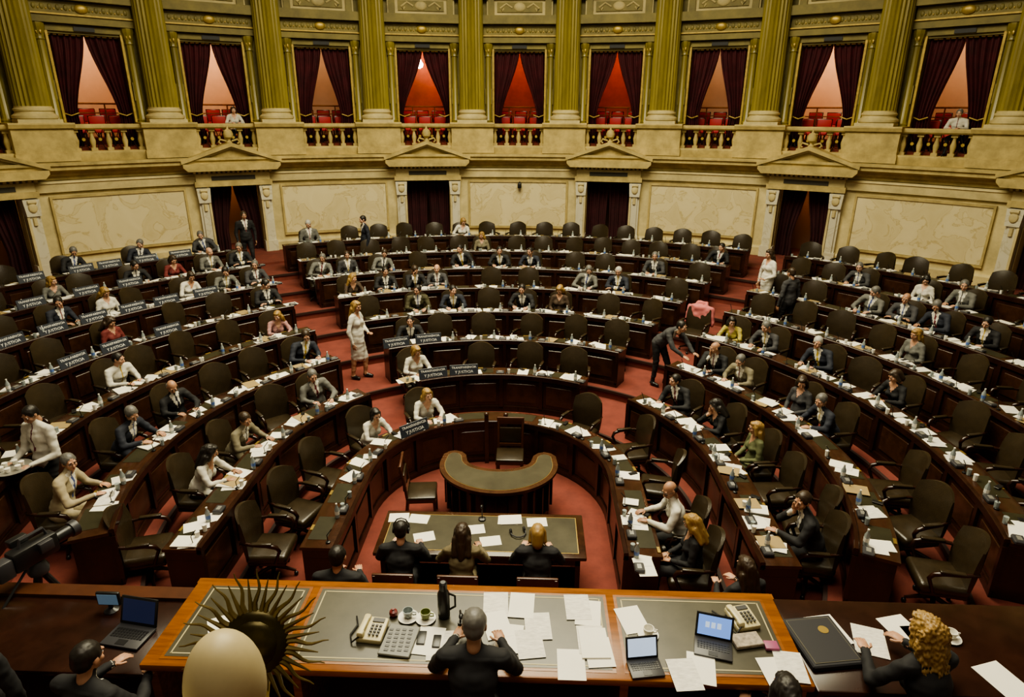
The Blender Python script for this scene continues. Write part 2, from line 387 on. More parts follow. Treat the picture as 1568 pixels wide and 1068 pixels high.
# ------------------------------------------------------------ floor & tiers
b=MB('floor'); b.box((0,6,-.1),(46,40,.2),CARPET); b.obj()
def rc(k): return 2.0+1.5*k
def rd(k,a):
    return rc(k)+(.16 if k in(1,2,3,4) else .08 if k in (5,) else 0)*max(0,math.cos(rad(a)*1.5)) if abs(a)<60 else rc(k)
def aend(k):
    r=rc(k); return 90+math.degrees((1.75 if k==0 else 2.1)/r) if k<2 else 90+math.degrees(math.asin(2.15/r))
def rpath(k,a0,a1,step=None):
    r0=rc(k); out=[]; n=max(2,int(abs(a1-a0)*rad(1)*r0/.22))
    for i in range(n+1):
        a=a0+(a1-a0)*i/n
        if k<2 and abs(a)>90:
            s_=1 if a>0 else -1; y=RC-rad(abs(a)-90)*r0
            out.append(lambda d,s_=s_,y=y:(s_*(r0+d),y))
        else:
            t=rad(a); R_=rd(k,a); out.append(lambda d,t=t,R_=R_:((R_+d)*math.sin(t),RC+(R_+d)*math.cos(t)))
    return out
def rpos(k,a,d):
    p=rpath(k,a,a)[0](d); th=(PI-rad(a)) if not(k<2 and abs(a)>90) else (PI/2 if a>0 else -PI/2)
    return p[0],p[1],th
TZ=.19
b=MB('floor_tiers')
for k in range(1,8):
    ae=aend(k)+ (6 if k<2 else 2)
    dd=1.12 if k<7 else 1.6
    P=rpath(k,-ae,ae)
    b.sweep([(-.42,-.05),(dd,-.05),(dd,TZ*k),(-.42,TZ*k)],P,CARPET)
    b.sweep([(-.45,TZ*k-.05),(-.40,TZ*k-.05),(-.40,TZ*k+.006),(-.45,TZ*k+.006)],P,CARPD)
b.sweep([(13.6,-.05),(19,-.05),(19,1.4),(13.6,1.4)],wpath(-100,100,80,RC),CARPET)
b.obj()
# ------------------------------------------------------------ chair mesh
ch=MB('leather_armchair')
ch.rbox((0,.02,.42),(.54,.52,.13),LEAT,.05,3); ch.rbox((0,.02,.35),(.50,.48,.05),WOOD,.01)
nu,nv=12,8
def bp(u,v,side):
    w_=.27+.02*math.sin(v*PI); top=.98+.09*(1-u*u)
    x=u*w_; z=.46+(top-.46)*v
    y=-.24-.10*v+.10*u*u*(.4+.6*v)
    t=.045*(1-.55*abs(u)**3)*(1-.5*v**4)
    return Vector((x,y+side*t+(.02*math.sin(v*PI) if side>0 else 0),z))
vs=[];fs=[]
for s_ in (1,-1):
    for i in range(nv+1):
        for j in range(nu+1): vs.append(bp(-1+2*j/nu,i/nv,s_))
K=(nu+1)*(nv+1)
for i in range(nv):
    for j in range(nu):
        k=i*(nu+1)+j; fs.append((k,k+1,k+nu+2,k+nu+1)); fs.append((K+k,K+k+nu+1,K+k+nu+2,K+k+1))
def st(i0,i1): fs.append((i0,i1,K+i1,K+i0))
for j in range(nu): st(j+1,j); st(nv*(nu+1)+j,nv*(nu+1)+j+1)
for i in range(nv): st(i*(nu+1),(i+1)*(nu+1)); st((i+1)*(nu+1)+nu,i*(nu+1)+nu)
ch.add(vs,fs,LEAT)
for sx in (-1,1):
    ch.tube([(sx*.27,-.26,.70),(sx*.31,-.1,.70),(sx*.315,.1,.69),(sx*.31,.2,.66),(sx*.30,.23,.60),(sx*.28,.18,.48),(sx*.26,.14,.38)],[.02,.024,.028,.028,.024,.02,.022],WOOD,8)
    ch.rbox((sx*.312,.02,.715),(.06,.26,.03),LEAT,.012)
ch.lathe([(.045,.12),(.035,.16),(.03,.34)],DGREY,n=10)
for j in range(5):
    t=2*PI*j/5+.3; ch.tube([(0,0,.15),(.14*math.cos(t),.14*math.sin(t),.12),(.29*math.cos(t),.29*math.sin(t),.07)],[.03,.025,.018],WOOD,6); ch.ell((.29*math.cos(t),.29*math.sin(t),.03),(.03,.03,.03),BLACK,nu=8,nv=6)
CHM=ch.mesh(ang=50)
sch=MB('wooden_side_chair')
WOODC=mat('chair_wood',(.07,.024,.010),.35,var=.2,scale=5)
sch.rbox((0,0,.45),(.46,.44,.06),LEAT,.025); sch.box((0,0,.41),(.46,.44,.05),WOODC)
for x in (-.2,.2):
    sch.tube([(x,.19,.42),(x,.2,0)],[.025,.018],WOODC,6); sch.tube([(x,-.25,0),(x,-.2,.42),(x,-.24,.75),(x*1.02,-.29,1.0)],[.018,.024,.022,.02],WOODC,6)
sch.rbox((0,-.28,.95),(.46,.035,.13),WOODC,.012); sch.rbox((0,-.245,.70),(.36,.03,.28),LEAT,.012); sch.box((0,-.21,.54),(.4,.025,.04),WOODC)
for yy in (.19,-.22): sch.box((0,yy,.2),(.38,.02,.03),WOODC)
SCHM=sch.mesh()
# ------------------------------------------------------------ body generator
def remesh(mb,vox,sm=4):
    me=mb.mesh(False); o=bpy.data.objects.new('tmp',me); COL.objects.link(o)
    r=o.modifiers.new('r','REMESH'); r.mode='VOXEL'; r.voxel_size=vox; r.use_smooth_shade=True
    s=o.modifiers.new('s','SMOOTH'); s.factor=.5; s.iterations=sm
    dg=bpy.context.evaluated_depsgraph_get(); out=bpy.data.meshes.new_from_object(o.evaluated_get(dg)); 
    bpy.data.objects.remove(o); bpy.data.meshes.remove(me); out.shade_smooth(); return out
SKIN=mat('skin',(.50,.28,.18),.5,var=.06,scale=20)
CL=[mat('slot_top',(.03,.03,.035),.8),mat('slot_shirt',(.7,.7,.7),.7),mat('slot_tie',(.1,.02,.03),.6),mat('slot_legs',(.025,.025,.03),.8),mat('slot_shoe',(.01,.01,.01),.3),SKIN]
def hand(mb,w,d,up,side,curl=.5,m=SKIN):
    w=Vector(w); d=Vector(d).normalized(); up=Vector(up); lat=d.cross(up).normalized(); up=lat.cross(d).normalized(); lat*=side
    R3=Matrix((lat,d,up)).transposed().to_4x4()
    mb.ell(w+d*.05,(.040,.052,.016),m,rot=R3,nu=12,nv=8)
    mb.tube([w-d*.03,w+d*.02],[.028,.026],m,8)
    for i,(o,L) in enumerate(((.028,.068),(.0095,.078),(-.0095,.073),(-.028,.056))):
        b0=w+d*.082+lat*o; d1=(d*math.cos(curl*.5)-up*math.sin(curl*.5)+lat*o*2).normalized(); b1=b0+d1*L*.5
        d2=(d*math.cos(curl*1.4)-up*math.sin(curl*1.4)).normalized(); b2=b1+d2*L*.5
        mb.tube([b0-d*.02,b0,b1,b2,b2+d2*.004],[.0095,.0095,.0085,.007,.003],m,6)
    t0=w+d*.025+lat*.028; t1=t0+(d*.6+lat*.8).normalized()*.032; t2=t1+(d*.9+lat*.25-up*.2).normalized()*.034
    mb.tube([t0-d*.01,t0,t1,t2,t2+d*.004],[.012,.012,.010,.0085,.004],m,6)
def seated(f=0,lean=.08,lw=(-.13,.44,.80),rw=(.12,.45,.80),le=(-.27,.2,.78),re=(.27,.2,.78),lh=None,rh=None,sx=0):
    sh=.165 if f else .195
    J=dict(pel=(0,-.02,.56),nb=(sx,.0+lean,1.05-.3*lean*lean*4),head=(sx*1.25,.045+lean*1.15,1.215-lean*.12))
    J['sh']=[(-sh+sx*.9,lean*.9,1.0+sx*.3),(sh+sx*.9,lean*.9,1.0-sx*.3)]; J['el']=[le,re]; J['wr']=[lw,rw]; J['hd']=[lh,rh]
    J['hip']=[(-.09,0,.53),(.09,0,.53)]; J['kn']=[(-.11,.43,.53),(.11,.43,.53)]; J['an']=[(-.11,.42,.1),(.11,.42,.1)]; J['toe']=[(-.12,.56,.045),(.12,.56,.045)]
    return J
def standing(f=0,lean=0,lw=(-.25,.06,.86),rw=(.25,.06,.86),le=(-.27,-.02,1.12),re=(.27,-.02,1.12),lh=(0,.1,-1),rh=(0,.1,-1),step=.08,bend=0):
    sh=.16 if f else .19
    t=bend; px,pz=0,.95
    def up(h,y=0): return (0,y*math.cos(t)+h*math.sin(t)-.12*math.sin(t),pz+h*math.cos(t)-y*math.sin(t))
    nb=up(.50); hd=up(.67,.05)
    J=dict(pel=(0,-.12*math.sin(t),pz),nb=nb,head=hd)
    s0=up(.45); J['sh']=[(-sh,s0[1],s0[2]),(sh,s0[1],s0[2])]; J['el']=[le,re]; J['wr']=[lw,rw]; J['hd']=[lh,rh]
    h=-.12*math.sin(t)
    J['hip']=[(-.09,h,.92),(.09,h,.92)]; J['kn']=[(-.1,step+.03,.5),(.1,-step+.03,.5)]; J['an']=[(-.1,step,.09),(.1,-step-.02,.09)]; J['toe']=[(-.12,step+.15,.04),(.12,-step+.13,.04)]
    return J
def body(name,J,f=0,vox=.02,jacket=True,skirt=False,short=False):
    b=MB(name); m=CL[0]; V=Vector
    pel,nb,hd=V(J['pel']),V(J['nb']),V(J['head']); ax=(nb-pel); L=ax.length; ax.normalize()
    rx=V((1,0,0)); fy=ax.cross(rx)*-1
    Rm=Matrix((rx,ax.cross(rx)*1,ax)).transposed().to_4x4()
    prim=[]
    k=.9 if f else 1
    b.ell(pel,(.175,.14,.13),m,rot=Rm); b.ell(pel+ax*L*.33,(.148*k,.12,.17),m,rot=Rm); b.ell(pel+ax*L*.66,(.172*k,.12,.17),m,rot=Rm)
    if jacket: b.ell(pel+ax*L*.15,(.172,.14,.2),m,rot=Rm)
    if f:
        for sx in (-1,1): b.ell(pel+ax*L*.64-Rm.to_3x3()@V((sx*-.07,-.085,0)),(.065,.06,.065),m)
    S=[V(x) for x in J['sh']]
    b.caps(S[0]+V((.04,0,0)),.068,S[1]-V((.04,0,0)),.068,m)
    for s_ in S: b.caps(s_.lerp(nb,.15),.062,nb+ax*.02,.052,m)
    prim.append((pel,nb,.15,.14,0)); prim.append((S[0],S[1],.06,.06,0)); 
    b.caps(nb,.055,hd-V((0,.01,.06)),.05,m); prim.append((nb+ax*.05,hd,.052,.06,5))
    for i in (0,1):
        e,wv=V(J['el'][i]),V(J['wr'][i]); q=.9 if f else 1
        b.caps(S[i],.064*q,e,.05*q,m); b.caps(e,.049*q,wv,.034*q,m)
        prim.append((S[i],e,.06,.05,0)); prim.append((e,wv,.049,.034,5 if short else 0))
        h,kn,an,to=V(J['hip'][i]),V(J['kn'][i]),V(J['an'][i]),V(J['toe'][i])
        b.caps(h,.09,kn,.062,m); b.caps(kn,.06,an,.042,m); b.caps(an-V((0,.02,.03)),.042,to,.036,m)
        prim.append((h,kn,.09,.062,3)); prim.append((kn,an,.06,.042,5 if skirt else 3)); prim.append((an-V((0,.02,.03)),to,.042,.036,4))
    if skirt:
        h0=(V(J['hip'][0])+V(J['hip'][1]))/2; k0=(V(J['kn'][0])+V(J['kn'][1]))/2
        b.caps(h0,.15,k0,.11,m); prim.append((h0,k0,.17,.13,3))
    me=remesh(b,vox,3)
    nrm=[v.normal.copy() for v in me.vertices]; hz=hd.z-.16
    for v,nn in zip(me.vertices,nrm):
        if v.co.z>hz: continue
        c=v.co; f1=noise.noise(Vector((c.x*7,c.y*9,c.z*22)))+.6*noise.noise(Vector((c.x*20+5,c.y*20,c.z*12)))
        v.co=c+nn*(.010*f1+.003)
    n=len(me.polygons); ctr=np.zeros(n*3); me.polygons.foreach_get('center',ctr); ctr=ctr.reshape(-1,3)
    best=np.full(n,9.); tag=np.zeros(n,int)
    for p0,p1,r0,r1,tg in prim:
        p0=np.array(p0);p1=np.array(p1);d=p1-p0; t=np.clip(((ctr-p0)@d)/(d@d),0,1); dist=np.linalg.norm(ctr-p0-t[:,None]*d,axis=1)-(r0+(r1-r0)*t)
        u=dist<best; best[u]=dist[u]; tag[u]=tg
    axn=np.array(ax); fr=np.array(fy)
    if fr[1]<0: fr=-fr
    h=(ctr-np.array(pel))@axn; X=np.abs(ctr[:,0]-pel.x-h*axn[0]); F=(ctr-np.array(pel)-h[:,None]*axn)@fr
    tors=(tag==0)&(F>.03)&(X<.12)&(h>0)
    if jacket and not f:
        tag[tors&(h>L*.45)&(X<.068*(h-L*.45)/(L*.55)+.012)]=1; tag[tors&(h>L*.42)&(X<.017)]=2
    elif f: tag[tors&(h>L*.76)&(X<.07*(h-L*.76)/(L*.24)+.0)]=5
    else: tag[tors&(h>L*.3)&(X<.017)]=2 if not short else 0
    tag[(tag==3)&(ctr[:,2]>pel[2]+ (.02 if jacket else .12))]=0
    me.materials.clear()
    for c in CL: me.materials.append(c)
    me.polygons.foreach_set('material_index',tag.astype(np.int32)); 
    hb=MB('h')
    for c in CL: hb.M(c)
    for i in (0,1):
        e,wv=V(J['el'][i]),V(J['wr'][i]); d=J['hd'][i]
        d=V(d) if d else (wv-e).normalized()*.5+V(((-.1,.1)[i]*-1,.5,0))
        up=V((0,0,1)) if abs(d.normalized().z)<.8 else V((1 if i else -1,0,0))
        hand(hb,wv,d,up,(1 if i==0 else -1),.55)
        if jacket and not f and not J['hd'][i]:
            q=(wv-e).normalized(); hb.tube([wv-q*.01,wv+q*.012],[.033,.031],CL[1],10)
    hm=hb.mesh(True,60)
    bm=bmesh.new(); bm.from_mesh(me); bm.from_mesh(hm); bm.to_mesh(me); bm.free(); bpy.data.meshes.remove(hm)
    me.name=name; me['head']=tuple(hd); return me
def headmesh(f=0):
    b=MB('head'); m=SKIN
    b.ell((0,-.015,.025),(.075,.094,.088),m,nu=24,nv=16); b.ell((0,.02,-.035),(.060,.062,.075),m); b.ell((0,.045,-.085),(.032,.032,.024),m)
    b.caps((0,.083,.012),.010,(0,.103,-.025),.015,m); 
    for sx in (-1,1):
        b.ell((sx*.038,.055,-.025),(.026,.026,.026),m); b.ell((sx*.030,.078,.032),(.024,.012,.008),m); b.ell((sx*.077,-.01,-.008),(.010,.022,.032),m); b.ell((sx*.010,.096,-.028),(.008,.010,.008),m)
    b.ell((0,.077,-.055),(.026,.014,.010),m); b.caps((0,-.02,-.04),.05,(0,-.03,-.14),.05,m)
    me=remesh(b,.0075,2)
    me.materials.clear(); me.materials.append(SKIN)
    hb=MB('h'); hb.M(SKIN); EW=mat('eye_white',(.75,.73,.7),.2); EI=mat('eye_iris',(.03,.02,.015),.2); LP=mat('lips',(.40,.13,.11) ,.4)
    for sx in (-1,1):
        hb.ell((sx*.030,.074,.010),(.014,.010,.008),EW,nu=10,nv=8); hb.ell((sx*.030,.0825,.010),(.006,.003,.006),EI,nu=8,nv=6)
        hb.tube([(sx*.014,.086,.030),(sx*.03,.088,.035),(sx*.046,.078,.030)],[.003,.004,.002],EI,5)
    hb.ell((0,.088,-.052),(.022,.006,.0045),LP,nu=10,nv=6); hb.ell((0,.087,-.060),(.018,.006,.005),LP,nu=10,nv=6)
    hm=hb.mesh(); 
    for mm in hb.mats[1:]: me.materials.append(mm)
    bm=bmesh.new(); bm.from_mesh(me); bm.from_mesh(hm); bm.to_mesh(me); bm.free(); me.name='head'; return me
HAIR0=mat('slot_hair',(.03,.02,.012),.55)
def hairmesh(kind):
    b=MB('hair_'+kind); m=HAIR0; amp=.004; vox=.011
    if kind=='bald':
        for sx in (-1,1): b.ell((sx*.058,-.035,.0),(.026,.06,.04),m)
        b.ell((0,-.075,.0),(.062,.04,.045),m); amp=.003
    else:
        b.ell((0,-.026,.038),(.084,.099,.088),m,nu=24,nv=14); b.ell((0,-.055,-.005),(.074,.066,.075),m)
        for sx in (-1,1): b.ell((sx*.066,-.005,.03),(.018,.05,.045),m)
    if kind in('bob','long','curly'):
        for sx in (-1,1):
            b.caps((sx*.07,.0,.03),.03,(sx*.082,-.005,-.09),.03,m)
        b.caps((0,-.07,.02),.075,(0,-.075,-.09),.07,m); b.ell((0,.03,.085),(.06,.05,.03),m)
    if kind in('long','curly'):
        for sx in (-1,-.4,.4,1): b.caps((sx*.07,-.06,-.06),.045,(sx*.085,-.085,-.24),.035,m)
        b.caps((0,-.09,-.1),.06,(0,-.105,-.27),.04,m); amp=.008
    if kind=='curly':
        amp=.017
        for j in range(26):
            a=random.random()*2*PI; z=-.28+.34*random.random(); b.ell((.105*math.cos(a),-.06-.05*abs(math.sin(a)),z),(.03,.03,.04),m,nu=8,nv=6)
    me=remesh(b,vox if kind!='curly' else .008,2)
    for v in me.vertices:
        c=v.co; s_=noise.noise(Vector((c.x*70,c.y*70,c.z*(10 if kind!='curly' else 40)))); v.co=c+v.normal*s_*amp
    me.materials.clear(); me.materials.append(HAIR0); me.name='hair_'+kind; return me
HEAD=headmesh()
HAIR={k:hairmesh(k) for k in('short','bald','bob','long','curly')}
gb=MB('glasses')
for sx in (-1,1):
    gb.tube([(sx*.031+.019*math.cos(t*PI/6),.094,.010+.015*math.sin(t*PI/6)) for t in range(13)],.0022,BLACK,5); gb.tube([(sx*.05,.093,.014),(sx*.074,.08,.014),(sx*.082,-.01,.008)],.002,BLACK,5)
gb.tube([(-.012,.096,.014),(.012,.096,.014)],.002,BLACK,5); GLM=gb.mesh()
B={}
B['m_write']=body('suited_body_writing',seated(0,.12))
B['m_read']=body('suited_body_reading',seated(0,.2,(-.18,.50,.81),(.16,.46,.81),(-.29,.30,.80),(.30,.27,.80)))
B['m_lap']=body('suited_body_resting',seated(0,-.02,(-.07,.24,.66),(.08,.25,.66),(-.27,.02,.74),(.27,.02,.74)))
B['m_chin']=body('suited_body_thinking',seated(0,.14,(-.1,.45,.81),(.05,.26,1.03),(-.28,.24,.79),(.2,.36,.81),None,(0,-.05,1)))
B['m_side']=body('suited_body_leaning_aside',seated(0,.09,(-.24,.40,.80),(.05,.46,.80),(-.34,.18,.79),(.26,.24,.79),sx=-.10))
B['m_cross']=body('suited_body_arms_folded',seated(0,.10,(.10,.38,.81),(-.10,.34,.83),(-.27,.24,.80),(.27,.22,.80),(1,.2,0),(-1,.15,0)))
B['m_side2']=body('suited_body_leaning_right',seated(0,.10,(-.04,.46,.80),(.27,.38,.80),(-.25,.24,.79),(.36,.16,.79),sx=.10))
B['m_shirt']=body('shirt_body_writing',seated(0,.12),jacket=False)
B['f_write']=body('woman_body_writing',seated(1,.12),f=1)
B['f_read']=body('woman_body_reading',seated(1,.18,(-.15,.48,.81),(.13,.50,.81),(-.26,.3,.80),(.26,.3,.80)),f=1)
B['f_lap']=body('woman_body_resting',seated(1,0,(-.06,.25,.66),(.09,.27,.66),(-.24,.04,.74),(.24,.04,.74)),f=1)
B['f_chin']=body('woman_body_thinking',seated(1,.13,(-.1,.45,.81),(.05,.25,1.03),(-.26,.24,.79),(.19,.36,.81),None,(0,-.05,1)),f=1)
B['f_side']=body('woman_body_leaning_aside',seated(1,.10,(-.20,.40,.80),(.05,.46,.80),(-.30,.18,.79),(.24,.24,.79),sx=-.09),f=1)
B['m_hero']=body('seated_man_back',seated(0,.16,(-.17,.50,.81),(.17,.48,.81),(-.29,.26,.79),(.29,.26,.79)),vox=.014)
B['f_hero']=body('seated_woman_back',seated(1,.14,(-.16,.46,.81),(.18,.46,.81),(-.29,.24,.79),(.29,.24,.79)),f=1,vox=.014)
B['m_stand']=body('standing_man_body',standing(0),vox=.02)
B['f_stand']=body('standing_woman_body',standing(1,lw=(-.12,.22,1.02),rw=(.24,.05,.86),le=(-.25,.02,1.12),lh=(.4,.6,.2)),f=1,skirt=True)
B['m_bend']=body('bending_man_body',standing(0,bend=.75,lw=(-.18,.62,.86),rw=(.16,.60,.86),le=(-.26,.42,1.02),re=(.26,.40,1.02),lh=(0,1,-.2),rh=(0,1,-.2)))
B['m_carry']=body('waiter_body',standing(0,lw=(-.16,.33,1.03),rw=(.16,.33,1.03),le=(-.27,.04,1.06),re=(.27,.04,1.06),lh=(.2,1,.1),rh=(-.2,1,.1)),jacket=False,vox=.017)
def cmat(kind,c,rough=.8):
    n='%s_%d_%d_%d'%(kind,c[0]*255,c[1]*255,c[2]*255); return mat(n,c,rough,var=.12,scale=14)
BLK=(.010,.010,.012);NAVY=(.013,.016,.028);GREY=(.042,.042,.046);LG=(.12,.12,.11);TAN=(.16,.14,.09);BEI=(.32,.27,.17);WHT=(.56,.54,.47)
RED=(.14,.022,.02);PNK=(.36,.19,.18);YEL=(.34,.28,.06);GRN=(.10,.11,.05);BRN=(.05,.03,.018)
HB=(.012,.009,.007);HBR=(.035,.02,.010);HBL=(.27,.165,.05);HGR=(.12,.115,.105);HW=(.40,.39,.35)
def person(name,bd,hair,loc,rz,top,hc,shirt=WHT,tie=(.12,.02,.03),legs=None,scale=1,yaw=0,pitch=-12,skin=None,roll=0,glasses=False):
    e=empty(name,loc,rz,scale); me=B[bd]; o=inst(me,'body',None,0,e)
    legs=legs or (BLK if not(top in(BEI,LG,TAN)) else top)
    sk=cmat('skin',skin or random.choice([(.47,.26,.165),(.38,.205,.125),(.52,.30,.20)]),.5)
    for s_,mm in zip(range(6),(cmat('cloth',top),cmat('cloth',shirt),cmat('tie',tie,.5),cmat('cloth',legs),CL[4],sk)):
        o.material_slots[s_].link='OBJECT'; o.material_slots[s_].material=mm
    hm=Matrix.Translation(me['head'])@Euler((rad(pitch),rad(roll),rad(yaw))).to_matrix().to_4x4()
    h=inst(HEAD,'head',None,0,e); h.matrix_local=hm; h.material_slots[0].link='OBJECT'; h.material_slots[0].material=sk
    g=inst(HAIR[hair],'hair',None,0,e); g.matrix_local=hm; g.material_slots[0].link='OBJECT'; g.material_slots[0].material=cmat('hair',hc,.5)
    if glasses: q=inst(GLM,'glasses',None,0,e); q.matrix_local=hm
    return e
# ------------------------------------------------------------ desk rows
AIS=35.5
def sections(k):
    e=aend(k)
    if k==0: return [(-e,e)]
    g=math.degrees(.55/rc(k)); 
    return [(-e,-AIS-g),(-AIS+g,AIS-g),(AIS+g,e)]
PEOPLE=[ # k, angle, body, hair, top, haircol
(2,-104,'m_write','short',BEI,HGR),(2,-88,'m_read','short',NAVY,HGR),(2,-75,'m_write','bald',BLK,HGR),(1,-82,'m_read','short',TAN,HBR),(1,-97,'f_read','long',WHT,HB),(3,-73,'m_shirt','short',WHT,HB),
(1,-54,'m_write','short',LG,HGR),(0,-56,'f_read','bob',WHT,HB),(0,-31,'f_write','long',WHT,HBL),(1,-25,'f_write','bob',WHT,HBL),(2,-47,'m_write','short',NAVY,HBR),(3,-45,'f_read','long',PNK,HBL),
(2,-22,'m_write','short',BLK,HB),(3,-18,'m_write','short',(.05,.045,.02),HB),(3,-11,'m_read','short',NAVY,HB),(4,-42,'m_write','short',BLK,HB),(4,-28,'f_write','long',BRN,HBL),(5,-45,'m_read','short',LG,HB),(5,-40.5,'m_write','short',GREY,HGR),
(5,-50,'f_write','bob',WHT,HBR),(6,-40,'m_write','short',BLK,HGR),(6,-44,'m_write','bald',LG,HB),(7,-50,'m_write','short',NAVY,HGR),(6,-53,'m_read','short',BLK,HB),(6,-48.5,'f_write','bob',RED,HBR),(5,-60,'f_write','long',WHT,HBL),
(5,-66,'m_write','short',NAVY,HB),(6,-62,'f_write','long',LG,HBL),(4,-65,'f_write','long',RED,HBR),(7,-57,'m_write','short',BLK,HGR),(5,-31,'m_write','short',LG,HGR),(5,-26.5,'m_lap','short',GREY,HBR),(5,-21.5,'m_write','short',LG,HBR),
(7,-29,'m_lap','short',LG,HW),(7,-42,'m_write','short',GREY,HGR),(7,-8,'f_write','bob',WHT,HBL),(6,-5,'f_lap','long',TAN,HBL),(5,-2,'m_write','short',BLK,HB),(5,3,'m_write','short',NAVY,HB),(5,-8,'m_write','short',BLK,HB),
(4,-13,'m_write','bald',GREY,HB),(4,-22,'m_write','short',BLK,HB),(4,-17,'m_chin','short',BLK,HBR),(3,3,'m_read','short',BLK,HB),(3,10,'f_write','long',BRN,HBL),(4,13,'m_write','short',LG,HGR),(4,19,'m_write','short',NAVY,HW),
(5,23,'m_write','short',GREY,HGR),(6,30,'m_write','short',BLK,HB),(3,44,'f_write','long',YEL,HB),(2,49,'m_chin','bald',BLK,HB),(2,56,'m_write','short',TAN,HGR),(3,61,'m_write','short',NAVY,HW),(3,51,'m_write','short',GREY,HGR),
(2,69,'f_write','long',GREY,HBR),(2,77,'m_read','short',NAVY,HGR),(1,68,'f_chin','long',BLK,HB),(1,81,'f_write','long',GRN,HBL),(1,54,'m_write','short',BLK,HB),(5,54,'m_write','short',LG,HGR),(6,49,'m_write','short',GREY,HGR),
(5,58.5,'m_write','bald',GREY,HB),(5,63,'m_write','short',NAVY,HGR),(4,66,'f_write','long',LG,HBL),(5,68,'m_write','short',BLK,HB),(6,56,'f_lap','long',WHT,HB),(6,60.5,'m_write','short',LG,HGR),(3,74,'f_write','bob',BLK,HBR),
(0,112,'m_shirt','bald',WHT,HB),(0,124,'f_write','long',BLK,HBL),(1,121,'m_read','short',BLK,HB),(1,111,'m_chin','short',BLK,HBR)]
def cv(k,a):
    if k<2 and abs(a)>90:
        s_=1 if a>0 else -1; y=-(rc(k)+.4)/math.tan(rad(abs(a))); return s_*(90+math.degrees(y/rc(k)))
    return a
bot=MB('water_bottles'); mic=MB('desk_microphones'); brs=MB('brass_name_plates'); fol=MB('desk_folders'); phn=MB('mobile_phones'); gls=MB('drinking_glasses'); con=MB('voting_consoles')
rnd=random.Random(3)
def paper(mb,x,y,z,rz,w=.21,h=.297,t=.002,m=PAPER): mb.box((x,y,z+t/2),(w,h,t),m,rz)
allp=MB('loose_papers')
